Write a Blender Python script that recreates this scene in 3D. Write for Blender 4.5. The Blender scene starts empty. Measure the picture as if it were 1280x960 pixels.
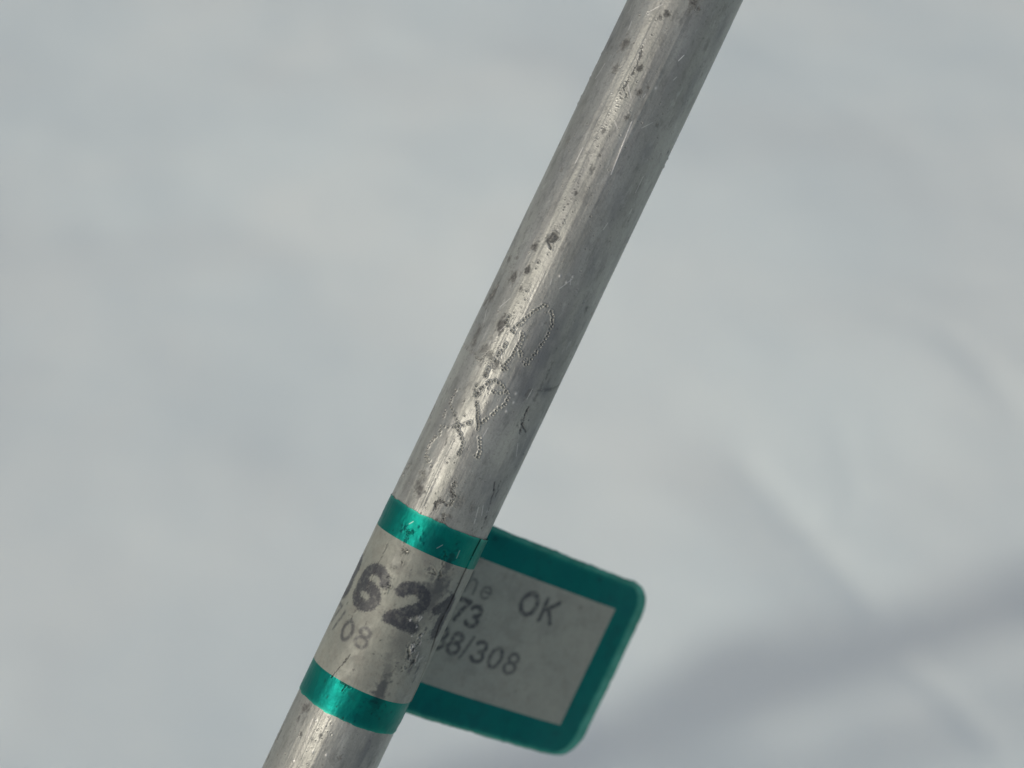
import bpy, math, random
import numpy as np
from mathutils import Matrix, Vector

random.seed(7); rng = np.random.default_rng(7)
scene = bpy.context.scene
col = scene.collection
MM = 0.001

# ------------------------------------------------------------------ camera
PITCH = math.radians(40.0)       # looking down at the snow
CAM_H = 0.90                     # metres above the snow
F = 1900.0                       # focal length in photo pixels (1280 wide)
cu = np.array([0, math.sin(PITCH), math.cos(PITCH)])     # image up
cb = np.array([0, -math.cos(PITCH), math.sin(PITCH)])    # towards the camera
cr = np.array([1.0, 0, 0])
CAM = np.array([0, 0, CAM_H])
CM = np.stack([cr, cu, cb], 1)   # camera axes in columns
cam_d = bpy.data.cameras.new('camera')
cam = bpy.data.objects.new('camera', cam_d); col.objects.link(cam)
cam_d.sensor_width = 36.0
cam_d.lens = F / 1280 * 36.0
cam_d.clip_start = 0.01; cam_d.clip_end = 2000
m = Matrix.Identity(4)
for i in range(3):
    for j in range(3): m[i][j] = CM[i, j]
    m[i][3] = CAM[i]
cam.matrix_world = m
cam_d.dof.use_dof = True
cam_d.dof.focus_distance = 0.2255
cam_d.dof.aperture_fstop = cam_d.lens / 4.6     # 4.6 mm opening
scene.camera = cam

# pole frame in camera space: axis a, right r, towards-camera t  (millimetres)
A = np.array([.43, math.sqrt(1 - .43 ** 2), math.tan(math.radians(.4))]); A /= np.linalg.norm(A)
RR = np.cross(A, [0, 0, 1.]); RR /= np.linalg.norm(RR)
T = np.cross(RR, A)
D0 = 232.5
C0 = np.array([-12 * D0 / F, 0, -D0])
R = 8.0

# ------------------------------------------------------------------ light
PHI = math.radians(39); KAX = -0.10
s_cam = -math.sin(PHI) * RR + math.cos(PHI) * T + KAX * A
s_w = CM @ s_cam; s_w /= np.linalg.norm(s_w)
SUN_EL = math.asin(s_w[2]); SUN_AZ = math.atan2(s_w[0], s_w[1])
world = bpy.data.worlds.new('World'); scene.world = world
world.use_nodes = True
wn = world.node_tree; wn.nodes.clear()
sky = wn.nodes.new('ShaderNodeTexSky'); sky.sky_type = 'NISHITA'; sky.sun_disc = False
sky.sun_elevation = SUN_EL; sky.sun_rotation = SUN_AZ
sky.dust_density = 4.0; sky.air_density = 1.0; sky.ozone_density = 1.0
bg = wn.nodes.new('ShaderNodeBackground'); bg.inputs['Strength'].default_value = 0.128
wo = wn.nodes.new('ShaderNodeOutputWorld')
wn.links.new(sky.outputs[0], bg.inputs[0]); wn.links.new(bg.outputs[0], wo.inputs[0])
sun_d = bpy.data.lights.new('sun', 'SUN'); sun_d.energy = 1.35; sun_d.angle = math.radians(1.8)
sun_d.color = (1.0, 0.955, 0.88)
sun = bpy.data.objects.new('sun', sun_d); col.objects.link(sun)
sun.rotation_euler = Vector(s_w).to_track_quat('Z', 'Y').to_euler()
sun.location = (-3, -2, 4)
scene.view_settings.view_transform = 'Standard'; scene.view_settings.look = 'None'
scene.view_settings.gamma = 1.0; scene.view_settings.exposure = -0.53
scene.cycles.use_denoising = True

# ------------------------------------------------------------------ helpers
def tag(o, **kw):
    for k, v in kw.items(): o[k] = v
    return o

def nodemat(name):
    mt = bpy.data.materials.new(name); mt.use_nodes = True
    nt = mt.node_tree; nt.nodes.clear()
    out = nt.nodes.new('ShaderNodeOutputMaterial')
    p = nt.nodes.new('ShaderNodeBsdfPrincipled')
    nt.links.new(p.outputs[0], out.inputs[0])
    return mt, nt, p

class N:
    """tiny node helper"""
    def __init__(s, nt): s.nt = nt
    def attr(s, name):
        n = s.nt.nodes.new('ShaderNodeAttribute'); n.attribute_name = name; return n.outputs['Fac']
    def obj(s, scale=(1, 1, 1)):
        c = s.nt.nodes.new('ShaderNodeTexCoord'); mp = s.nt.nodes.new('ShaderNodeMapping')
        mp.inputs['Scale'].default_value = scale
        s.nt.links.new(c.outputs['Object'], mp.inputs['Vector']); return mp.outputs[0]
    def noise(s, vec, scale, detail=4, rough=.55):
        n = s.nt.nodes.new('ShaderNodeTexNoise'); n.inputs['Scale'].default_value = scale
        n.inputs['Detail'].default_value = detail; n.inputs['Roughness'].default_value = rough
        s.nt.links.new(vec, n.inputs['Vector']); return n.outputs['Fac']
    def ramp(s, f, a, b, lo=0., hi=1.):
        n = s.nt.nodes.new('ShaderNodeMapRange'); n.interpolation_type = 'SMOOTHSTEP'
        for i, v in enumerate((a, b, lo, hi)): n.inputs[i + 1].default_value = v
        s.nt.links.new(f, n.inputs[0]); return n.outputs[0]
    def mix(s, f, a, b):
        n = s.nt.nodes.new('ShaderNodeMix'); n.data_type = 'RGBA'
        for sock, v in ((n.inputs['Factor'], f), (n.inputs[6], a), (n.inputs[7], b)):
            if isinstance(v, (tuple, list)): sock.default_value = (*v, 1)
            elif isinstance(v, (int, float)): sock.default_value = v
            else: s.nt.links.new(v, sock)
        return n.outputs[2]
    def math(s, op, a, b=0.):
        n = s.nt.nodes.new('ShaderNodeMath'); n.operation = op
        for i, v in enumerate((a, b)):
            if isinstance(v, (int, float)): n.inputs[i].default_value = v
            else: s.nt.links.new(v, n.inputs[i])
        return n.outputs[0]
    def bump(s, h, dist, strength=1.):
        n = s.nt.nodes.new('ShaderNodeBump'); n.inputs['Distance'].default_value = dist
        n.inputs['Strength'].default_value = strength
        s.nt.links.new(h, n.inputs['Height']); return n.outputs[0]
    def to(s, a, b): s.nt.links.new(a, b)

def grid_mesh(name, P, mat, attrs=None, closed=False, mask=None, parent=None, flip=False):
    """P: (nv, nu, 3) in metres; closed joins the last column to the first."""
    nv, nu = P.shape[:2]
    idx = np.arange(nv * nu).reshape(nv, nu)
    nxt = np.roll(idx, -1, 1) if closed else idx[:, 1:]
    cur = idx if closed else idx[:, :-1]
    q = np.stack([cur[:-1], nxt[:-1], nxt[1:], cur[1:]], -1)
    if mask is not None: q = q[mask]
    q = q.reshape(-1, 4)
    if flip: q = q[:, ::-1]
    V = P.reshape(-1, 3)
    used = np.unique(q); remap = np.zeros(len(V), np.int64); remap[used] = np.arange(len(used))
    q = remap[q]; V = V[used]
    me = bpy.data.meshes.new(name)
    me.vertices.add(len(V)); me.vertices.foreach_set('co', V.astype(np.float32).ravel())
    me.loops.add(q.size); me.loops.foreach_set('vertex_index', q.astype(np.int32).ravel())
    me.polygons.add(len(q)); me.polygons.foreach_set('loop_start', np.arange(0, q.size, 4, dtype=np.int32))
    me.update(calc_edges=True)
    me.polygons.foreach_set('use_smooth', np.ones(len(q), bool))
    for k, a in (attrs or {}).items():
        at = me.attributes.new(k, 'FLOAT', 'POINT')
        at.data.foreach_set('value', a.reshape(-1)[used].astype(np.float32))
    me.materials.append(mat)
    o = bpy.data.objects.new(name, me); col.objects.link(o)
    if parent: o.parent = parent
    return o

def vnoise(x, y, seed=0):
    """smooth value noise on arrays"""
    r = np.random.default_rng(seed).random((256, 256))
    xi = np.floor(x).astype(int); yi = np.floor(y).astype(int)
    fx = x - xi; fy = y - yi; fx = fx * fx * (3 - 2 * fx); fy = fy * fy * (3 - 2 * fy)
    g = lambda i, j: r[i & 255, j & 255]
    return (g(xi, yi) * (1 - fx) + g(xi + 1, yi) * fx) * (1 - fy) + (g(xi, yi + 1) * (1 - fx) + g(xi + 1, yi + 1) * fx) * fy
def fbm(x, y, oct=4, seed=0):
    s = 0; a = .5; t = 0
    for k in range(oct): s = s + a * vnoise(x * 2 ** k + 17.3 * k, y * 2 ** k + 5.1 * k, seed + k); t += a; a *= .55
    return s / t
def sstep(a, b, x):
    t = np.clip((x - a) / (b - a), 0, 1); return t * t * (3 - 2 * t)

# a mark seen in the photograph -> where it sits on the pole (w = arc mm, v = mm along the axis)
def on_pole(px, py):
    v = np.array([(px - 640) / F, -(py - 480) / F, -1.])
    vp = v - A * (v @ A); cp = C0 - A * (C0 @ A)
    a_ = vp @ vp; b_ = -2 * vp @ cp; c_ = cp @ cp - R * R
    k = (-b_ - math.sqrt(max(b_ * b_ - 4 * a_ * c_, 0))) / 2 / a_
    P = v * k - C0
    return math.atan2(P @ RR, P @ T) * R, P @ A

pole_mat4 = Matrix.Identity(4)
Lw = CM @ np.stack([RR, -T, A], 1); ow = CAM + CM @ (C0 * MM)
for i in range(3):
    for j in range(3): pole_mat4[i][j] = Lw[i, j]
    pole_mat4[i][3] = ow[i]
def polexyz(x, y, v):          # x right, y towards camera, v along the axis (mm) -> local metres
    return np.stack([x, -y, v], -1) * MM

# ------------------------------------------------------------------ snow
def ground_at(px, py):
    d = CM @ np.array([(px - 640) / F, -(py - 480) / F, -1.]); k = -CAM_H / d[2]
    return CAM + d * k
def spaced(lo, hi, step, far):
    c = np.arange(lo, hi + step / 2, step); g = [step]
    out = []; x = hi
    while x < far: g.append(g[-1] * 1.25); x += g[-1]; out.append(x)
    lo_out = []; x = lo; s = step
    while x > -far: s *= 1.25; x -= s; lo_out.append(x)
    return np.concatenate([lo_out[::-1], c, out])
gx = spaced(-1.6, 1.6, .008, 400); gy = spaced(.1, 3.0, .008, 400)
X, Y = np.meshgrid(gx, gy)
fade = 1 / (1 + (np.hypot(X, Y - 1.2) / 6) ** 2)
Zs = (fbm(X * 1.6 + 40, Y * 1.6 + 40, 3, 11) - .5) * .026
Zs += (fbm(X * 6 + 90, Y * 6 + 90, 3, 21) - .5) * .007
Zs += (fbm(X * 28 + 9, Y * 28 + 9, 2, 31) - .5) * .0008
def seg_dist(X, Y, pts):
    best = np.full(X.shape, 1e9)
    for (x0, y0), (x1, y1) in zip(pts[:-1], pts[1:]):
        dx, dy = x1 - x0, y1 - y0; L = dx * dx + dy * dy + 1e-12
        t = np.clip(((X - x0) * dx + (Y - y0) * dy) / L, 0, 1)
        best = np.minimum(best, np.hypot(X - x0 - t * dx, Y - y0 - t * dy))
    return best
def furrow(pix, width, depth):
    global Zs
    p = [tuple(ground_at(*q)[:2]) for q in pix]
    Zs = Zs - depth * np.exp(-(seg_dist(X, Y, p) / width) ** 2)
furrow([(925, 612), (960, 650), (1010, 700), (1085, 785)], .010, .0019)
furrow([(1180, 480), (1230, 530), (1300, 600)], .016, .0019)
furrow([(1040, 575), (1062, 650), (1050, 690)], .010, .0014)
furrow([(985, 690), (1040, 675), (1090, 655)], .008, .0014)
furrow([(1130, 850), (1180, 880), (1230, 930)], .010, .0020)
# low crest across the right: the side towards the camera faces the light
c0, c1 = ground_at(860, 655)[:2], ground_at(1280, 440)[:2]
cd_ = (c1 - c0) / np.linalg.norm(c1 - c0); cn_ = np.array([cd_[1], -cd_[0]])
dn = (X - c0[0]) * cn_[0] + (Y - c0[1]) * cn_[1]; da = (X - c0[0]) * cd_[0] + (Y - c0[1]) * cd_[1]
dn = dn + (fbm(X * 5 + 3, Y * 5 + 3, 3, 8) - .5) * .10
Zs += .048 * np.where(dn > 0, np.exp(-(dn / .24) ** 2), np.exp(-(dn / .8) ** 2)) * sstep(-.25, .35, da)
Zs *= fade
Zs += (fbm(X * .05, Y * .05, 3, 5) - .5) * 1.2 * (1 - fade)
mt, nt, p = nodemat('snow'); n = N(nt)
v = n.obj()
n.to(n.mix(n.ramp(n.noise(v, 3.0, 3), .35, .7), (.742, .822, .79), (.78, .835, .788)), p.inputs['Base Color'])
p.inputs['Roughness'].default_value = .75; p.inputs['Specular IOR Level'].default_value = .25
n.to(n.bump(n.noise(v, 260, 3), .002, .5), p.inputs['Normal'])
snow = grid_mesh('snow_ground', np.stack([X, Y, Zs], -1), mt)
tag(snow, kind='structure', label='pale grey white snow field out of focus behind the pole', category='snow')

# ------------------------------------------------------------------ metal pole
v_in = np.arange(-72, 72.01, .073)
th_f = np.arange(-100, 100.01, .55); th_b = np.arange(104, 258, 6.0)
th = np.radians(np.concatenate([th_f, th_b]))
L_low = (CM @ A)[2]; v_bot = -((ow[2] + .12) / L_low) / MM
vv = np.concatenate([np.linspace(v_bot, -75, 60), v_in, np.linspace(75, 420, 24)])
TH, VV = np.meshgrid(th, vv)
W = TH * R
disp = np.zeros(W.shape); dirt = np.zeros(W.shape); shine = np.zeros(W.shape); haze = np.zeros(W.shape)
wv = th * R; vs = vv
def patch(w, v, rw, rv):
    i0, i1 = np.searchsorted(vs, [v - rv, v + rv])
    j = np.where(np.abs(wv - w) < rw)[0]
    if len(j) == 0 or i1 <= i0: return None
    return slice(i0, i1), slice(j[0], j[-1] + 1)
def dot(px, py, r=2.1, depth=.16, dark=.7):
    w, v = on_pole(px, py); put_dot(w, v, r * .122, depth, dark)
def put_dot(w, v, r, depth, dark):
    s = patch(w, v, r * 3, r * 3)
    if s is None: return
    d = np.hypot(W[s] - w, VV[s] - v) / r
    disp[s] += -depth * np.exp(-d ** 2 * 1.3) + depth * .55 * np.exp(-((d - 1.45) / .45) ** 2)
    dirt[s] = np.maximum(dirt[s], dark * np.exp(-((d * 1.25) ** 2)))
def dotline(pts, ox, oy, sc, step=4.1, **kw):
    P = [(ox + x / sc, oy + y / sc) for x, y in pts]
    acc = 0
    for (x0, y0), (x1, y1) in zip(P[:-1], P[1:]):
        L = math.hypot(x1 - x0, y1 - y0); t = acc
        while t < L:
            f = t / L
            if random.random() > .07: dot(x0 + (x1 - x0) * f + random.gauss(0, .35), y0 + (y1 - y0) * f + random.gauss(0, .35),
                r=random.uniform(1.25, 1.75), depth=random.uniform(.09, .19), dark=random.uniform(.1, .5), **kw)
            t += step * random.uniform(.7, 1.4)
        acc = t - L
def stain(px, py, r, elong=1.4, k=.8, depth=.05, rough=.6, seed=None):
    """dark corroded spot, stretched a little along the pole, ragged outline"""
    w, v = on_pole(px, py); put_stain(w, v, r * .122, elong, k, depth, rough, seed)
def put_stain(w, v, r, elong, k, depth, rough, seed=None):
    s = patch(w, v, r * 2.4, r * elong * 2.4)
    if s is None: return
    seed = random.randrange(9999) if seed is None else seed
    dw = (W[s] - w) / r; dv = (VV[s] - v) / (r * elong)
    nz = fbm(dw * 1.6 + 50, dv * 1.6 + 50, 4, seed)
    d = np.hypot(dw, dv) * (1 + rough * (nz - .5) * 3.2)
    mk = np.clip(1.25 - d, 0, 1); mk = mk * mk * (3 - 2 * mk)
    n2 = fbm(dw * 4 + 9, dv * 4 + 3, 3, seed + 5)
    dirt[s] = np.maximum(dirt[s], k * mk * (.45 + 1.0 * n2))
    disp[s] += depth * mk * (n2 - .62) * 2
def crack(pts, width=.10, k=.95, depth=.10, wob=.35):
    P = [on_pole(*q) for q in pts]
    w0 = min(q[0] for q in P) - 1; w1 = max(q[0] for q in P) + 1; v0 = min(q[1] for q in P) - 1; v1 = max(q[1] for q in P) + 1
    i0, i1 = np.searchsorted(vs, [v0, v1]); j = np.where((wv > w0) & (wv < w1))[0]; s = (slice(i0, i1), slice(j[0], j[-1] + 1))
    ww = W[s] + (fbm(W[s] * 1.5 + 30, VV[s] * 1.5, 3, 3) - .5) * wob * 2
    d = seg_dist(ww, VV[s], P)
    wd = width * (.5 + 1.2 * fbm(VV[s] * 1.8 + 200, W[s] * 0 + 7, 2, 8))
    mk = np.exp(-(d / wd) ** 2) * sstep(.3, .5, fbm(W[s] * 3 + 70, VV[s] * 2.2 + 300, 3, 14))
    dirt[s] = np.maximum(dirt[s], k * mk); disp[s] += -depth * mk + depth * .4 * np.exp(-((d - wd * 1.8) / (wd * .6)) ** 2) * (mk > .02)
def scab(pts, r=2.0, k=.9):
    for (x0, y0), (x1, y1) in zip(pts[:-1], pts[1:]):
        m_ = max(2, int(math.hypot(x1 - x0, y1 - y0) / 1.5))
        for i in range(m_):
            x = x0 + (x1 - x0) * i / m_ + random.gauss(0, 1.1); y = y0 + (y1 - y0) * i / m_ + random.gauss(0, 1.1)
            if random.random() < .25: continue
            if random.random() < .5: stain(x, y, r * random.uniform(.5, 1.2), 1.1, k * random.uniform(.5, 1), .12, .9)
            else: dot(x, y, random.uniform(.7, 1.3), random.uniform(-.08, .14), random.uniform(.1, .9))
def scratch(pts, width=.05, k=.9):
    P = [on_pole(*q) for q in pts]
    w0 = min(q[0] for q in P) - .5; w1 = max(q[0] for q in P) + .5; v0 = min(q[1] for q in P) - .5; v1 = max(q[1] for q in P) + .5
    i0, i1 = np.searchsorted(vs, [v0, v1]); j = np.where((wv > w0) & (wv < w1))[0]; s = (slice(i0, i1), slice(j[0], j[-1] + 1))
    d = seg_dist(W[s], VV[s], P); mk = np.exp(-(d / width) ** 2)
    shine[s] = np.maximum(shine[s], k * mk); disp[s] += .04 * mk

# drawn-tube irregularity: faint lengthwise grooves, gentle unevenness
front = (VV > -74) & (VV < 74)
disp += np.where(front, (fbm(W * 2.2 + 80, VV * .07 + 10, 3, 41) - .5) * .055, 0)
disp += np.where(front, (fbm(W * .55 + 80, VV * .10 + 10, 3, 43) - .5) * .08, 0)
disp += np.where(front, (fbm(W * 5 + 80, VV * 4 + 10, 3, 47) - .5) * .018, 0)
# soft ridge that catches the sun, running down the left third
ridge_w = -2.9 + (fbm(VV * .05 + 3, VV * 0 + 2, 3, 51) - .5) * 1.0
on = sstep(.30, .55, fbm(VV * .16 + 33, W * .05 + 9, 2, 53))
disp += np.where(front, .05 * on * np.exp(-((W - ridge_w) / .22) ** 2), 0)
rw2 = 1.25 + (VV - 45) * .012
disp += np.where(front, .055 * sstep(26, 38, VV) * (1 - sstep(56, 66, VV)) * np.exp(-((W - rw2) / .24) ** 2) * (.4 + fbm(VV * .4 + 5, W, 2, 5)), 0)
# ragged pitting along that ridge
for k in range(230):
    v = random.uniform(-70, 72)
    if -56 < v < -21.5: continue
    w = -2.8 + random.gauss(0, .6)
    if fbm(np.array([v * .09 + 60]), np.array([3.]), 2, 77)[0] < .48: continue
    put_dot(w, v, random.uniform(.08, .18), random.uniform(.01, .05), random.uniform(.1, .5))
for k in range(900):
    put_dot(random.uniform(-12, 12), random.uniform(-70, 72), random.uniform(.07, .17), random.uniform(-.05, .07), random.uniform(0, .6))
for k in range(34):
    put_stain(random.uniform(-12.4, 12.4), random.uniform(-68, 70), random.uniform(.2, .5), random.uniform(1, 2.5), random.uniform(.15, .45), .03, .7)
for k in range(55):
    w = random.uniform(-11, 12); v = random.uniform(-70, 70); L = random.uniform(.6, 3.0); a = random.gauss(0, .35)
    s = patch(w, v, 3.5, 3.5)
    if s is None: continue
    d = seg_dist(W[s], VV[s], [(w, v), (w + L * math.sin(a), v + L * math.cos(a))])
    mk = np.exp(-(d / .05) ** 2); shine[s] = np.maximum(shine[s], .45 * mk)

S = lambda a, b, c, d, e, **k: stain(a, b, c, d, e * .82, **k)
for q in [(781, 54, 7, 1.5, .95), (770, 85, 5, 1.2, .8), (801, 85, 5, 1.1, 1.0), (800, 115, 4.5, 1.2, 1.0), (810, 109, 2.5, 1, .8),
          (834, 17, 5, 1, 1.0), (826, 21, 3, 1, .7), (868, 3, 7, 1.3, 1.0), (873, 11, 4, 1, .9), (762, 54, 5, 1.8, .5), (784, 147, 2.5, 2, .8),
          (755, 164, 3, 1.5, .6), (710, 175, 4, 2, .5), (702, 212, 3, 1.5, .5), (740, 212, 3.5, 1.5, .6), (750, 194, 2, 1.2, .8),
          (821, 156, 3, 1, .7), (835, 190, 2.2, 1.5, .9), (690, 297, 6, 1.4, .8), (669, 307, 5, 1.2, .95), (659, 337, 5, 1.2, 1.0),
          (642, 346, 6, 1.5, .9), (646, 322, 3, 1, .8), (636, 324, 4, 1.5, .8), (615, 370, 7, 2.2, .9), (597, 415, 6, 2.6, .85),
          (626, 406, 6, 1.6, 1.0), (593, 428, 5, 2, .8), (607, 435, 8, 1.5, .55), (613, 445, 5, 1.5, .5), (720, 242, 2.5, 1.5, .9),
          (651, 360, 2.5, 1.5, .8), (733, 385, 3, 1.5, .6), (524, 611, 8, 1.3, .95), (529, 596, 5, 1.4, .5), (540, 514, 4, 2.5, .8),
          (511, 583, 3, 2.5, .7), (622, 455, 5, 1.2, .7), (606, 468, 3, 1.2, .7), (500, 596, 3, 2, .6), (545, 495, 4, 3, .5),
          (381, 884, 7, 1.2, .9), (373, 898, 3, 1.8, .9), (376, 918, 3, 1.2, 1.0), (349, 918, 3.5, 2.5, .9), (336, 945, 4, 2, .8),
          (401, 920, 2.5, 1.5, .7), (359, 893, 4, 2.5, .5), (425, 948, 3, 1.5, .6), (590, 636, 6, 1, .45), (575, 628, 8, 1.2, .4),
          (552, 655, 4, 1, .8), (546, 650, 3, 1, .8), (562, 645, 3, 1, .6)]:
    S(q[0], q[1], q[2], q[3], q[4], depth=.07)
# burrs standing proud on the outline
for px, py in [(631, 324), (628, 331), (698, 181), (541, 513), (536, 524), (509, 582), (503, 594), (593, 404), (579, 432), (344, 926), (352, 908)]:
    w, v = on_pole(px + 1.5, py); put_dot(w - .25, v, random.uniform(.22, .4), random.uniform(-.16, -.08), .0)
for px, py in [(833, 209), (838, 199), (741, 392), (655, 568)]:
    w, v = on_pole(px - 1.5, py); put_dot(w + .25, v, random.uniform(.2, .3), -.11, .0)
# bluish darker patches down the right, elsewhere broad faint grime
for q in [(765, 45, 30, 2.2, .34), (700, 150, 22, 2.5, .25), (722, 215, 40, 2.0, .22), (640, 300, 16, 3, .2), (680, 440, 26, 2.4, .42),
          (660, 480, 22, 1.6, .5), (680, 488, 14, .8, .55), (655, 560, 20, 2.5, .38), (610, 620, 24, 1.6, .42), (770, 262, 12, 3, .36),
          (742, 335, 13, 3, .34), (808, 190, 9, 3, .28), (722, 400, 13, 3, .30), (455, 940, 26, 2, .45), (560, 520, 14, 3, .2),
          (600, 400, 18, 2.5, .28), (575, 560, 16, 2, .15), (900, 40, 9, 4, .35), (865, 110, 8, 4, .3)]:
    w, v = on_pole(q[0], q[1]); r = q[2] * .122
    s = patch(w, v, r * 2.4, r * q[3] * 2.4)
    dw = (W[s] - w) / r; dv = (VV[s] - v) / r / q[3]
    nz = fbm(W[s] * 1.1 + 60, VV[s] * .35 + 60, 4, 91)
    haze[s] = np.maximum(haze[s], q[4] * np.exp(-(dw ** 2 + dv ** 2) * 1.1) * np.clip(.1 + 1.9 * nz, 0, 1.4))
crack([(661, 508), (655, 522), (650, 541)], .13); crack([(652, 530), (657, 540)], .1)
crack([(619, 603), (616, 617), (610, 640), (603, 660)], .13); crack([(626, 600), (619, 622)], .07)
crack([(706, 480), (690, 486), (663, 488), (655, 500)], .22, .5, .03); crack([(692, 450), (684, 470), (668, 500)], .2, .45, .03)
sq = lambda pts, ox=460, oy=480, sc=5.333: [(ox + x / sc, oy + y / sc) for x, y in pts]
crack(sq([(590, 650), (560, 690), (550, 715), (580, 745), (560, 790), (530, 810), (500, 785), (470, 775), (440, 815), (430, 840)]), .10, .8, .10, .6)
scab(sq([(590, 650), (560, 690), (550, 715), (580, 745), (560, 790), (530, 810), (500, 785), (470, 775), (440, 815), (430, 840)]), 2.3)
scab(sq([(505, 870), (490, 900), (510, 935), (470, 945)]), 2.2)
scab(sq([(345, 600), (375, 590), (385, 620), (350, 640), (340, 660)]), 1.8, .6)
scab([(583, 432), (600, 450), (612, 440), (618, 460)], 2, .5); scab([(612, 368), (606, 382)], 2, .8); scab([(741, 60), (735, 82), (727, 98), (722, 112), (716, 128)], 1.6, .6)
crack(sq([(500, 395), (530, 370), (548, 385), (520, 410), (500, 400), (515, 440)], 560, 200, 4), .16, .85, .12, .3)
crack(sq([(650, 225), (640, 300), (585, 400), (560, 440), (575, 480), (550, 490)], 640, 0, 4), .12, .7, .09, .5)
crack(sq([(250, 630), (215, 690), (190, 740)], 560, 200, 4), .2, .7, .1, .4)
scratch([(848, 76), (855, 69)], .05, 1); scratch([(842, 100), (846, 96)], .04, .6)
scratch([(790, 152), (776, 187), (764, 218)], .06, .6); scratch([(802, 160), (816, 153)], .03, .5)
for q in [(395, 901), (391, 940), (408, 944), (367, 951), (820, 110), (700, 345), (716, 346), (708, 353), (645, 492), (642, 503), (633, 514)]:
    w, v = on_pole(*q); s = patch(w, v, 1, 1.4); d = np.hypot(W[s] - w, (VV[s] - v) / 1.4)
    mk = np.exp(-(d / .15) ** 2); shine[s] = np.maximum(shine[s], .45 * mk); disp[s] += .07 * mk
# the dotted engraving
g3 = (500, 360, 5.333); g4 = (460, 480, 5.333)
for pts, g in [
    ([(765, 265), (800, 240), (835, 205), (885, 165), (930, 130), (965, 110), (1000, 130), (1020, 190), (1018, 240), (992, 300), (970, 340),
      (948, 372), (920, 410), (890, 455), (865, 495), (842, 518), (812, 480), (806, 430), (798, 395), (812, 340), (818, 296)], g3),
    ([(816, 300), (800, 360), (770, 415), (745, 460), (718, 492), (690, 520), (650, 512), (636, 482)], g3),
    ([(690, 548), (715, 540), (700, 520)], g3), ([(640, 480), (662, 440), (688, 405), (715, 345)], g3),
    ([(760, 295), (722, 262), (705, 225), (732, 182)], g3), ([(600, 520), (575, 575), (570, 610)], g3),
    ([(508, 650), (498, 690), (512, 720), (540, 665), (590, 630), (640, 615), (680, 648), (715, 695), (725, 735), (700, 770), (660, 802),
      (620, 840), (570, 880), (530, 910), (510, 950)], g3),
    ([(590, 670), (630, 695), (680, 700), (715, 695)], g3), ([(510, 720), (515, 760), (515, 860), (520, 910)], g3),
    ([(735, 260), (730, 310), (742, 360), (747, 410), (745, 455), (730, 492), (716, 475)], g4),
    ([(588, 45), (555, 95), (545, 130), (567, 175), (580, 210), (597, 250), (602, 300), (620, 350), (632, 400), (620, 440), (600, 472)], g4),
    ([(682, 258), (640, 275), (590, 285), (540, 285), (488, 280), (475, 335), (430, 370), (402, 412), (383, 470), (400, 520), (417, 556), (425, 545)], g4),
    ([(385, 480), (412, 490), (405, 515)], g4), ([(505, 215), (520, 170), (530, 140)], g4)]:
    dotline(pts, *g)
# everything under the label is pressed smoother
fadeL = 1 - .75 * (sstep(-56, -54.5, VV) * (1 - sstep(-23, -22, VV)))
disp *= fadeL
disp = np.where(front, disp, 0)
disp *= sstep(-101, -96, np.degrees(TH)) * (1 - sstep(96, 101, np.degrees(TH)))
rad = R + disp
PP = polexyz(rad * np.sin(TH), rad * np.cos(TH), VV)

mt, nt, p = nodemat('worn_aluminium'); n = N(nt)
v_s = n.obj((1, 1, .07)); v_o = n.obj()
grain = n.noise(v_s, 900, 5, .6); cloud = n.noise(n.obj((1, 1, .35)), 190, 5, .62); fine = n.noise(v_o, 2600, 4, .65)
base = n.mix(n.ramp(cloud, .3, .7), (.385, .395, .355), (.265, .275, .245))
base = n.mix(n.ramp(grain, .35, .75, 0, .45), base, (.25, .25, .24))
base = n.mix(n.ramp(fine, .48, .72, 0, .45), base, (.19, .19, .18))
med = n.noise(n.obj((1, 1, .45)), 700, 4, .7)
base = n.mix(n.ramp(med, .50, .68, 0, .55), base, (.17, .175, .16))
base = n.mix(n.ramp(med, .28, .42, .35, 0), base, (.56, .57, .53))
base = n.mix(n.attr('haze'), base, (.12, .13, .145))
base = n.mix(n.attr('dirt'), base, (.045, .045, .042))
base = n.mix(n.attr('shine'), base, (.93, .92, .88))
n.to(base, p.inputs['Base Color'])
n.to(n.ramp(n.attr('dirt'), 0, .8, .48, .1), p.inputs['Metallic'])
r1 = n.ramp(cloud, .3, .75, .39, .50); r2 = n.math('ADD', r1, n.math('MULTIPLY', n.attr('haze'), .15))
n.to(n.math('ADD', r2, n.math('MULTIPLY', n.attr('dirt'), .3)), p.inputs['Roughness'])
hh = n.math('ADD', n.math('MULTIPLY', grain, .6), n.math('MULTIPLY', fine, .7))
n.to(n.bump(n.math('ADD', hh, n.math('MULTIPLY', med, .8)), .00007, .6), p.inputs['Normal'])
pole = grid_mesh('metal_pole', PP, mt, dict(dirt=dirt, haze=haze, shine=shine), closed=True)
pole.matrix_world = pole_mat4
tag(pole, label='worn aluminium tube with dark pits and a dotted engraving, standing aslant before the snow', category='pole')

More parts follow.
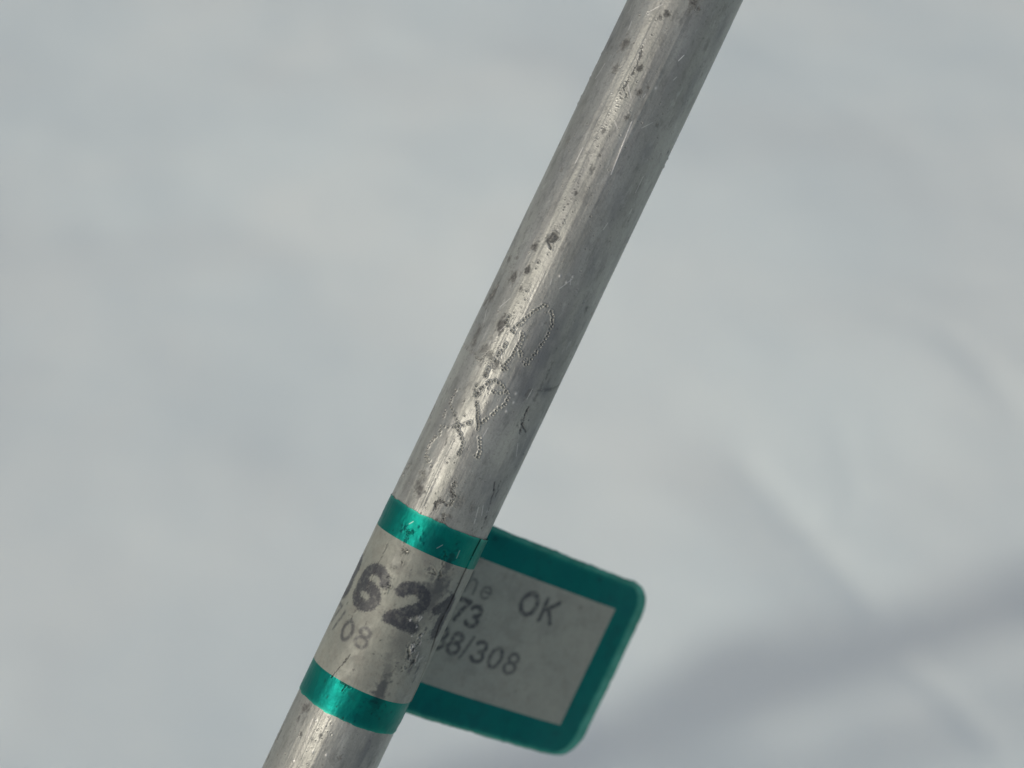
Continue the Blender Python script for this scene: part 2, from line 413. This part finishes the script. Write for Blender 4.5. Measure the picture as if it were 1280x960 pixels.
# ------------------------------------------------------------------ label wrapped round the pole
label = bpy.data.objects.new('inspection_label', None); col.objects.link(label)
label.matrix_world = pole_mat4; label.empty_display_size = .01
tag(label, label='green bordered grey tag wrapped round the pole, its free end sticking out to the right', category='tag')
BETA = math.radians(35); GAP = .14
fd = np.array([math.cos(BETA), -math.sin(BETA)])                       # flag direction in (x, y)
fn = np.array([math.sin(BETA), math.cos(BETA)])                        # its outward normal
f0 = -(R + .06) * fn                                                   # where the ends leave the pole
V0, V1, V2, V3 = -55.05, -49.9, -27.35, -22.45                        # outer / inner edges along the axis
TH0, TH1 = math.radians(-145), math.radians(112)
J = 14.6                                                               # join of the front layer on the flag (mm along it)
DIN, DOUT, CR = 47.5, 52.4, 4.3
def flag_pix(px, py):
    vv_ = np.array([(px - 640) / F, -(py - 480) / F, -1.])
    n3 = fn[0] * RR + fn[1] * T; b3 = C0 + f0[0] * RR + f0[1] * T
    P = vv_ * ((b3 @ n3) / (vv_ @ n3)) - b3
    return P @ (fd[0] * RR + fd[1] * T), P @ A
wJ = R * TH1; pj = np.array([R * math.sin(TH1), R * math.cos(TH1)]); qj = f0 + fd * J + fn * .1
bridge = float(np.hypot(*(qj - pj)))
def w_flag(d): return wJ + bridge + (d - J)
W_IN, W_OUT = w_flag(DIN), w_flag(DOUT)
def sheet(w, v, lift):
    """sheet coordinate -> pole frame x, y (mm)"""
    th_ = np.clip(w / R, TH0, TH1); r_ = R + GAP + lift
    x = r_ * np.sin(th_); y = r_ * np.cos(th_)
    t = np.clip((w - wJ) / bridge, 0, 1)
    e = t
    bx = (pj[0] * (1 + (GAP + lift) / R)) * (1 - e) + qj[0] * e; by = (pj[1] * (1 + (GAP + lift) / R)) * (1 - e) + qj[1] * e
    d = J + np.maximum(w - wJ - bridge, 0)
    bow = .9 * np.sin(np.clip((d - J) / 40, 0, 1) * math.pi) + .12 * np.sin(d * .33) * np.sin(v * .21) + lift
    fx = f0[0] + fd[0] * d + fn[0] * (.1 + bow); fy = f0[1] + fd[1] * d + fn[1] * (.1 + bow)
    x = np.where(w > wJ, bx, x); y = np.where(w > wJ, by, y)
    x = np.where(w > wJ + bridge, fx, x); y = np.where(w > wJ + bridge, fy, y)
    return x, y
us = np.concatenate([np.arange(R * TH0, R * math.radians(-96), .4), np.arange(R * math.radians(-96), R * math.radians(96), .09),
                     np.arange(R * math.radians(96), w_flag(15.4), .35), np.linspace(w_flag(15.4), W_IN, 330)])
ub = np.linspace(W_IN, W_OUT, 44)[1:]
us = np.concatenate([us, ub]); n_in = len(us) - len(ub) - 1            # index of the inner border line
vg = np.concatenate([np.linspace(V0, V1, 48), np.linspace(V1, V2, 232)[1:], np.linspace(V2, V3, 46)[1:]])
i1 = 47; i2 = 47 + 231
US, VG = np.meshgrid(us, vg)
# rounded outer corners: pull the end of each row in, and the upper/lower edges with it
dv_edge = np.minimum(VG - V0, V3 - VG)
inset = np.where(dv_edge < CR, CR - np.sqrt(np.maximum(CR ** 2 - (CR - np.clip(dv_edge, 0, CR)) ** 2, 0)), 0)
tt = np.clip((US - w_flag(40)) / (W_OUT - w_flag(40)), 0, 1)
US2 = US - inset * tt ** 3
US2 = US2 + np.where(US > w_flag(50), (fbm(VG * .9 + 20, US * 0 + 4, 3, 6) - .5) * .18, 0)
VG2 = VG + np.where(VG > V3 - .01, 1, np.where(VG < V0 + .01, 1, 0)) * (fbm(US * .8 + 20, VG * 0 + 4, 3, 16) - .5) * .40

# ---- printed characters: strokes on a unit box (x 0..1, y 0..1)
def arc(cx, cy, rx, ry, a0, a1, k=16):
    return [(cx + rx * math.cos(math.radians(a0 + (a1 - a0) * i / k)), cy + ry * math.sin(math.radians(a0 + (a1 - a0) * i / k))) for i in range(k + 1)]
G = {
 '0': [arc(.5, .5, .42, .5, 0, 360, 24)], 'O': [arc(.5, .5, .5, .5, 0, 360, 24)],
 '1': [[(.08, .66), (.3, .74), (.62, 1.0), (.62, 0)]],
 '2': [arc(.5, .70, .42, .30, 165, -35) + [(.08, .0), (.95, .0)]],
 '3': [arc(.46, .75, .38, .25, 155, -85), arc(.46, .26, .44, .26, 85, -155)],
 '6': [arc(.56, .70, .42, .32, 18, 170, 12) + [(.10, .42)] + arc(.5, .26, .40, .26, 170, -190, 24)],
 '7': [[(.05, 1.0), (.92, 1.0), (.55, .45), (.36, 0)]],
 '8': [arc(.5, .76, .36, .24, 0, 360, 20), arc(.5, .26, .43, .27, 0, 360, 20)],
 '/': [[(.15, -.05), (.85, 1.05)]],
 'h': [[(.1, 0), (.1, 1.0)], [(.1, .45)] + arc(.48, .42, .36, .26, 160, 0) + [(.84, 0)]],
 'n': [[(.1, 0), (.1, .70)], [(.1, .45)] + arc(.48, .42, .36, .26, 160, 0) + [(.84, 0)]],
 'e': [[(.12, .36), (.88, .36)] + arc(.5, .34, .40, .34, 5, 320)],
 'K': [[(.08, 0), (.08, 1)], [(.95, 1), (.10, .40)], [(.40, .62), (.95, 0)]],
}
ink = np.zeros(US.shape)
def put_glyph(ch, w, v, gw, gh, sw, k=1.0, soft=.10, slant=0.0, wear=.5):
    x0, y0 = w - gw / 2, v - gh / 2; mrg = sw + .6
    i0, i1_ = np.searchsorted(vg, [y0 - mrg, y0 + gh + mrg]); j0, j1 = np.searchsorted(us, [x0 - mrg - gh * abs(slant), x0 + gw + mrg + gh * abs(slant)])
    s = (slice(i0, i1_), slice(j0, j1)); XX = US[s] - slant * (VG[s] - v); YY = VG[s]
    XX = XX + (vnoise(US[s] * 5 + 30, VG[s] * 5 + 30, 3) - .5) * sw * .22; YY = YY + (vnoise(US[s] * 5 + 70, VG[s] * 5 + 30, 4) - .5) * sw * .22
    d = np.full(XX.shape, 1e9)
    for st in G[ch]:
        d = np.minimum(d, seg_dist(XX, YY, [(x0 + a * gw, y0 + b * gh) for a, b in st]))
    mk = 1 - sstep(sw / 2 - soft, sw / 2 + soft, d)
    mk *= (1 - wear * sstep(.48, .72, fbm(US[s] * 2.4 + 9, VG[s] * 2.4 + 9, 4, 61)))
    ink[s] = np.maximum(ink[s], k * mk)
wp = lambda x, y: on_pole(x, y)
w, v = wp(462, 734); put_glyph('6', w, v, 4.6, 5.7, 1.8, .92, wear=.25, soft=.24)
w, v = wp(511, 757); put_glyph('2', w, v, 4.6, 5.6, 1.9, .95, wear=.2, soft=.24)
w, v = wp(437, 716); put_glyph('3', -11.6, v - .2, 4.0, 5.9, 1.9, .9, wear=.2, soft=.24)
w, v = wp(551, 770); put_glyph('1', w - .1, v, 3.6, 5.6, 1.9, .95, wear=.2, soft=.24)
w, v = wp(454, 797); put_glyph('8', w, v, 2.1, 2.9, .60, .75, soft=.24)
w0_, v0_ = wp(435, 788); put_glyph('0', w0_, v0_, 2.1, 2.9, .60, .75, soft=.24)
w0_, v0_ = wp(426, 776); put_glyph('/', -8.1, v0_ - .1, 1.5, 2.9, .5, .75, soft=.24)
w0_, v0_ = wp(420.8, 767); put_glyph('7', -10.2, v0_ + .1, 2.3, 2.9, .60, .75, soft=.24)
def gf(ch, px, py, gw, gh, sw, k, **kw):
    d, a = flag_pix(px, py); put_glyph(ch, w_flag(d), a, gw, gh, sw, k, **kw)
for ch, px, py, gw, gh, sw, k in [
    ('O', 658, 752.5, 3.1, 3.8, .86, .98), ('K', 682, 761.5, 3.0, 3.9, .80, .98),
    ('h', 590.5, 728, 2.3, 3.4, .50, .7), ('e', 607.3, 736.5, 2.3, 2.9, .48, .7),
    ('7', 574.5, 761.5, 2.6, 3.5, .82, 1.0), ('3', 591, 769.5, 2.6, 3.5, .80, 1.0),
    ('3', 549.5, 797, 2.6, 3.6, .78, .95), ('8', 567.5, 803, 2.6, 3.5, .76, .95), ('/', 581.5, 808, 1.3, 3.6, .6, .85),
    ('3', 597, 813, 2.6, 3.5, .76, .95), ('0', 616, 820, 2.6, 3.5, .72, .92), ('8', 635.5, 826.5, 2.6, 3.5, .66, .85)]:
    gf(ch, px, py, gw, gh, sw, k * .9, soft=.20, wear=.5)

# ---- wear of the label, and shade painted on its right side
grime_shade = np.zeros(US.shape); black = np.zeros(US.shape); glint = np.zeros(US.shape); lift = np.zeros(US.shape)
def lmark(px, py, r, el, k, arr, a=.0, rough=.7, seed=None):
    w, v = on_pole(px, py); r = r * .122; seed = random.randrange(9999) if seed is None else seed
    i0, i1_ = np.searchsorted(vg, [v - r * el * 2.4, v + r * el * 2.4]); j0, j1 = np.searchsorted(us, [w - r * 2.4, w + r * 2.4]); s = (slice(i0, i1_), slice(j0, j1))
    dw = (US[s] - w) / r - a * (VG[s] - v) / r; dv = (VG[s] - v) / r / el
    nz = fbm(US[s] * 1.8 / max(r, .3) + 50, VG[s] * 1.8 / max(r, .3) + 50, 5, seed)
    d = np.hypot(dw, dv) * (1 + rough * (nz - .5) * 3)
    mk = np.clip(1.3 - d, 0, 1); mk = mk * mk * (3 - 2 * mk)
    arr[s] = np.maximum(arr[s], k * mk); return s, mk
def lcrack(pts, width, k, depth=.06, wob=.3, brk=.35, pix=True):
    P = [on_pole(*q) for q in pts] if pix else pts
    i0, i1_ = np.searchsorted(vg, [min(q[1] for q in P) - 1, max(q[1] for q in P) + 1]); j0, j1 = np.searchsorted(us, [min(q[0] for q in P) - 1, max(q[0] for q in P) + 1])
    s = (slice(i0, i1_), slice(j0, j1)); ww = US[s] + (fbm(US[s] * 1.7 + 30, VG[s] * 1.7, 3, 3) - .5) * wob * 2
    d = seg_dist(ww, VG[s], P); wd = width * (.5 + 1.1 * fbm(VG[s] * 2 + 200, US[s] * 2 + 7, 2, 8))
    mk = np.exp(-(d / wd) ** 2) * sstep(brk, brk + .2, fbm(US[s] * 3 + 70, VG[s] * 2.2 + 300, 3, 14))
    mk = mk * (.5 + .7 * fbm(US[s] * 6, VG[s] * 6, 2, 19)); black[s] = np.maximum(black[s], k * mk); lift[s] += -depth * mk + depth * .6 * np.exp(-((d - wd * 1.9) / (wd * .7)) ** 2)
lcrack([(487, 676), (480, 691), (474, 705)], .10, .8); lcrack([(474, 705), (455, 745), (439, 773)], .07, .55, brk=.2)
lcrack([(438, 818), (427, 832), (415, 846)], .10, .95, brk=.1)
lcrack([(432, 857), (428, 864)], .09, .9, brk=.1)
lcrack([(458, 690), (456, 694)], .14, .9, brk=.1)
lcrack([(530, 790), (522, 797), (515, 803), (510, 818), (516, 826), (508, 834)], .20, .95, .12, .6)
lcrack([(526, 795), (522, 806), (516, 812)], .14, .9, .1, .5)
lcrack([(556, 690), (553, 708), (548, 722)], .20, .8, .08, .5); lcrack([(541, 709), (545, 718), (537, 716)], .12, .8, .08, .4)
lcrack([(427, 853), (434, 857), (438, 860)], .10, .9, brk=.1)
for k in range(16): 
    x, y = random.choice([(507, 690), (500, 704), (492, 708), (488, 722), (484, 735), (510, 668), (508, 676)])
    lcrack([(x + random.uniform(-6, 6), y + random.uniform(-6, 6)) for _ in range(3)], .08, .42, .09, .5)
for q in [(548, 735, 15, 1.3, .95), (540, 748, 14, 1.6, .85), (556, 760, 10, 2, .7), (560, 704, 7, 2.4, .8), (477, 860, 9, 3.0, .9), (484, 838, 8, 2.4, .55), (503, 800, 16, 2.2, .48),
          (520, 775, 14, 2.4, .45), (518, 820, 9, 2, .5), (530, 765, 14, 2, .5), (470, 878, 10, 1.6, .6), (552, 722, 9, 2, .5), (440, 870, 5, 1, .35), (540, 700, 14, 1.4, .25), (460, 840, 20, 1.6, .22),
          (430, 800, 15, 2.4, .14), (497, 700, 12, 1.5, .25), (545, 680, 16, 1.0, .3), (500, 664, 10, 1, .2), (470, 895, 22, .9, .25)]:
    lmark(*q, grime_shade, seed=int(q[0] * 3 + q[1]))  # smears and stains, plus shade right of the highlight painted as bluish dark
for k in range(26):
    lmark(random.uniform(505, 540), random.uniform(700, 850), random.uniform(1.0, 3), random.uniform(1, 3), random.uniform(.4, .9), grime_shade)
for k in range(60):
    x = random.uniform(400, 560); y = 700 + random.uniform(-50, 200)
    lmark(x, y, random.uniform(.7, 1.6), random.uniform(1, 2), random.uniform(.2, .7), black)
for k in range(12):
    s, mk = lmark(random.uniform(500, 530), random.uniform(655, 680), random.uniform(1.2, 2.4), 1.2, random.uniform(.3, .7), grime_shade); lift[s] += .04 * mk
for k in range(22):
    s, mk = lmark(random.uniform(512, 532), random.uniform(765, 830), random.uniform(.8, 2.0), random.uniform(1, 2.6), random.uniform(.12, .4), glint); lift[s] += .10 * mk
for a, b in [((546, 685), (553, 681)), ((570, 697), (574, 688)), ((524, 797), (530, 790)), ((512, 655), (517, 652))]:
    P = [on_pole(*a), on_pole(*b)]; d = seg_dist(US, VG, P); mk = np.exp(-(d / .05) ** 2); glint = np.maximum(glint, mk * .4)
# overlap edge near the right of the pole
xe = R * math.radians(59.5) + (fbm(VG * .25 + 9, US * 0 + 1, 2, 2) - .5) * .35 + np.clip(-37 - VG, 0, 20) * .30
step_ = sstep(-.04, .04, US - xe) * (US < wJ)
lift += .14 * step_ * (1 - sstep(wJ - 2, wJ, US))
black = np.maximum(black, .9 * np.exp(-((US - xe) / .10) ** 2) * (US < wJ) * (1 - sstep(39, 43, -VG)) * sstep(.2, .4, fbm(VG * .9 + 80, US * 0 + 5, 3, 12)))
strip = step_ * 1.0
# unevenness from the pitted pole below
lift += np.where(US < wJ, (fbm(US * .9 + 10, VG * .35 + 10, 4, 71) - .5) * .08 + (fbm(US * 4 + 10, VG * 4 + 10, 3, 73) - .5) * .016, (fbm(US * 2 + 10, VG * 2 + 10, 3, 75) - .5) * .025)
# handling dirt on the free end, heavier towards the corners and the upper edge
fd_ = fbm(US * .35 + 12, VG * .35 + 31, 4, 101); fs_ = fbm(US * 2.6 + 12, VG * 2.6 + 31, 3, 103)
grime_shade = np.maximum(grime_shade, (US > wJ) * (.18 * sstep(.50, .74, fd_) + .20 * sstep(.66, .78, fs_)))
for px, py, r_, k_ in [(745, 722, .35, .6), (671, 722, .5, .35), (722, 757, .3, .5), (684, 700, .4, .3), (640, 862, .3, .35), (618, 672, .6, .6), (600, 700, .5, .4), (705, 850, .3, .3)]:
    d_, a_ = flag_pix(px, py); q_ = np.hypot(US - w_flag(d_), VG - a_) / r_ * (1 + 1.6 * (fs_ - .5)); grime_shade = np.maximum(grime_shade, k_ * np.exp(-q_ ** 2))
edge_w = np.minimum(V3 - VG, VG - V0); end_w = W_OUT - US
rim = np.exp(-np.minimum(edge_w, np.where(US > w_flag(14), end_w, 99)) / .22)
rim = rim * (.3 + 1.0 * fbm(US * 1.3 + 4, VG * 1.3 + 8, 3, 33))
xx, yy = sheet(US2, VG2, lift)
PL = polexyz(xx, yy, VG2)
far_part = (US > wJ).astype(float)

def label_mat(name, green):
    mt, nt, p = nodemat(name); n = N(nt)
    v_o = n.obj(); big = n.noise(v_o, 160, 4, .6); fine = n.noise(v_o, 2200, 4, .65); mid = n.noise(v_o, 600, 4, .6)
    if green:
        b = n.mix(n.ramp(big, .3, .7), (.0, .185, .145), (.0, .15, .13))
        b = n.mix(n.ramp(mid, .5, .75, 0, .35), b, (.003, .17, .13))
        b = n.mix(n.math('MULTIPLY', n.attr('free'), .6), b, (.0, .095, .105))  # free end's shade and sky reflection put into a darker, bluer film colour
        b = n.mix(n.math('MULTIPLY', n.attr('rim'), .8), b, (.05, .38, .29))
        dk = (.004, .022, .035)
    else:
        b = n.mix(n.ramp(big, .3, .7), (.265, .275, .228), (.215, .228, .193))
        b = n.mix(n.ramp(mid, .45, .75, 0, .5), b, (.18, .17, .145))
        b = n.mix(n.ramp(fine, .5, .75, 0, .4), b, (.145, .14, .12))
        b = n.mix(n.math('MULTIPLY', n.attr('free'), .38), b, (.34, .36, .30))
        dk = (.030, .036, .045)
    b = n.mix(n.math('MULTIPLY', n.attr('grime_shade'), .85), b, dk)
    if not green:
        ik = n.math('MULTIPLY', n.attr('ink'), n.ramp(fine, .25, .62, .88, 1.0))
        b = n.mix(ik, b, (.026, .030, .038))
    b = n.mix(n.attr('black'), b, (.008, .008, .008))
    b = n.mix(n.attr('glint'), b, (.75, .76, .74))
    n.to(b, p.inputs['Base Color'])
    if green:
        p.inputs['Metallic'].default_value = .88
        n.to(n.ramp(mid, .3, .7, .40, .50), p.inputs['Roughness'])
    else:
        n.to(n.ramp(mid, .3, .7, .42, .6), p.inputs['Roughness'])
        p.inputs['Metallic'].default_value = .12
    n.to(n.bump(n.math('ADD', mid, n.math('MULTIPLY', fine, .5)), .00006, .5), p.inputs['Normal'])
    return mt
m_green = label_mat('green_film', True); m_panel = label_mat('grey_print_film', False)
at = dict(ink=ink, grime_shade=grime_shade, black=black, glint=glint, rim=rim, free=(US > wJ).astype(float))
iv, ju = np.meshgrid(np.arange(len(vg) - 1), np.arange(len(us) - 1), indexing='ij')
inner = (iv >= i1) & (iv < i2) & (ju < n_in)
grid_mesh('printed_panel', PL, m_panel, at, mask=inner, parent=label)
grid_mesh('green_border', PL, m_green, at, mask=~inner, parent=label)
# thickness of the free end: a narrow wall round its rim
def wall(name, pts, inn, mat):
    P = np.stack([pts, inn], 0)
    return grid_mesh(name, P, mat, parent=label)

# backing layer of the flag: the other end of the label, a little larger, stuck on behind
bd = np.concatenate([np.linspace(0.0, 44, 60), np.linspace(44, 54.5, 30)[1:]]); B0, B1, BE, BR = V0 - .45, V3 + .75, 54.5, 5.2
bvv = np.concatenate([np.linspace(B0, B0 + BR, 14), np.linspace(B0 + BR, B1 - BR, 26)[1:-1], np.linspace(B1 - BR, B1, 14)])
BDm, BVm = np.meshgrid(bd, bvv)
de = np.minimum(BVm - B0, B1 - BVm)
ins = np.where(de < BR, BR - np.sqrt(np.maximum(BR ** 2 - (BR - np.clip(de, 0, BR)) ** 2, 0)), 0)
BD2 = BDm - ins * np.clip((BDm - 40) / 14.5, 0, 1) ** 3 + np.where(BDm > 50, (fbm(BVm * .8 + 5, BVm * 0, 2, 3) - .5) * .25, 0)
BV2 = BVm + np.where((BVm > B1 - .01) | (BVm < B0 + .01), (fbm(BDm * .6 + 5, BVm * 0, 3, 9) - .5) * .35, 0)
bow = .9 * np.sin(np.clip((BD2 - J) / 40, 0, 1) * math.pi) * (BD2 > J) + .12 * np.sin(BD2 * .33) * np.sin(BV2 * .21) * np.clip(BD2 / 10, 0, 1)
def backsurf(off): 
    k = bow + off
    return polexyz(f0[0] + fd[0] * BD2 + fn[0] * k, f0[1] + fd[1] * BD2 + fn[1] * k, BV2)
Pf, Pb = backsurf(-.02), backsurf(-.26)
mt, nt, p = nodemat('green_backing_film'); n = N(nt)
v_o = n.obj(); nz = n.noise(v_o, 260, 4, .6)
n.to(n.mix(n.ramp(nz, .35, .65), (.015, .23, .17), (.045, .33, .25)), p.inputs['Base Color'])
p.inputs['Roughness'].default_value = .45; p.inputs['Metallic'].default_value = .1
nvb, nub = BD2.shape
verts = np.concatenate([Pf.reshape(-1, 3), Pb.reshape(-1, 3)]); off = nvb * nub
fc = []
for i in range(nvb - 1):
    for j in range(nub - 1):
        a = i * nub + j; q = (a, a + 1, a + nub + 1, a + nub)
        fc.append(q); fc.append(tuple(off + x for x in q[::-1]))
loop = [j for j in range(nub)] + [i * nub + nub - 1 for i in range(1, nvb)] + [(nvb - 1) * nub + j for j in range(nub - 2, -1, -1)] + [i * nub for i in range(nvb - 2, 0, -1)]
for a, b in zip(loop, loop[1:] + loop[:1]): fc.append((b, a, off + a, off + b))
me = bpy.data.meshes.new('backing_layer'); me.from_pydata(verts.tolist(), [], fc); me.update()
me.polygons.foreach_set('use_smooth', [True] * len(me.polygons)); me.materials.append(mt)
bo = bpy.data.objects.new('backing_layer', me); col.objects.link(bo); bo.parent = label
bo['label'] = 'paler green rim of the rear layer showing past the front layer'

# ------------------------------------------------------------------ bare sapling outside the frame: its shadow crosses the snow
def tube_mesh(name, pts, radii, mat, parent=None, seg=10):
    pts = [np.array(q, float) for q in pts]; rings = []
    for i, q in enumerate(pts):
        d = pts[min(i + 1, len(pts) - 1)] - pts[max(i - 1, 0)]; d /= np.linalg.norm(d)
        s = np.cross(d, [.3, .9, .2]); s /= np.linalg.norm(s); t = np.cross(d, s)
        rings.append([q + radii[i] * (1 + .1 * math.sin(3 * k + i)) * (s * math.cos(2 * math.pi * k / seg) + t * math.sin(2 * math.pi * k / seg)) for k in range(seg)])
    return grid_mesh(name, np.array(rings), mat, closed=True, parent=parent)
mt, nt, p = nodemat('grey_bark'); n = N(nt)
n.to(n.mix(n.ramp(n.noise(n.obj((1, 1, .2)), 60, 5), .3, .7), (.10, .085, .07), (.2, .18, .155)), p.inputs['Base Color'])
p.inputs['Roughness'].default_value = .9
az = s_w[:2] / np.linalg.norm(s_w[:2]); cot = np.linalg.norm(s_w[:2]) / s_w[2]
ga = ground_at(945, 868)[:2]                      # the shadow runs through here along the sun's bearing
base2 = ga + az * 1.25; h_b = 1.25 / cot; LEAN = .40
tree = bpy.data.objects.new('bare_sapling', None); col.objects.link(tree); tree.location = (base2[0], base2[1], 0)
tag(tree, label='bare grey sapling to the left whose shadow falls across the snow', category='sapling')
side = np.array([-az[1], az[0]])
def tp(h, s=0., b=0.): return np.array([side[0] * s + az[0] * b, side[1] * s + az[1] * b, h])
rd = lambda h: .020 + .006 * min(h, 1.4) - .010 * max(0, h - 1.5) + .016 * math.exp(-((h - h_b) / .045) ** 2)
hs = [-.15, .1, .25, .4, .5] + [h_b + k * .03 for k in range(-4, 5)] + [h_b + .25, h_b + .45, h_b + .8, 2.4]
tube_mesh('trunk', [tp(h, .004 * math.sin(h * 9) + (-.012 * math.exp(-((h - h_b) / .05) ** 2)) + LEAN * (h - h_b)) for h in hs], [rd(h) for h in hs], mt, tree, 14)
# branches laid so that their shadows run where the photograph shows them: back up the sunbeams from the snow
def shadow_of(h): return base2 + side * LEAN * (h - h_b) - az * cot * h
def shadow_branch(start, pix, dh, rad):
    g0 = ground_at(*start)[:2]
    h_a = min(np.arange(.1, h_b + 1, .01), key=lambda h: np.linalg.norm(shadow_of(h) - g0))
    bp = [[*(side * LEAN * (h_a - h_b)), h_a]]
    for (px, py), hh in zip(pix, dh):
        g = ground_at(px, py)[:2]; h0 = float(h_a + hh)
        bp.append([*(g + az * cot * h0 - base2), h0])
    tube_mesh('branch', bp, rad, mt, tree)
shadow_branch((1100, 800), [(1060, 758), (1010, 705), (960, 652), (915, 604), (880, 570)], [.03, .06, .09, .13, .18], [.009, .008, .0075, .007, .006, .003])
shadow_branch((760, 945), [(900, 985), (1020, 965), (1160, 925), (1290, 885), (1400, 850)], [.12, .22, .36, .5, .6], [.010, .012, .013, .013, .012, .010])
tube_mesh('branch', [tp(1.55, LEAN * (1.55 - h_b)), tp(1.75, .08), tp(1.95, .02, .03), tp(2.3, -.1, .05)], [.012, .01, .008, .004], mt, tree)
tube_mesh('branch', [tp(1.7, LEAN * (1.7 - h_b)), tp(1.85, .30), tp(2.2, .45, .05)], [.012, .009, .004], mt, tree)
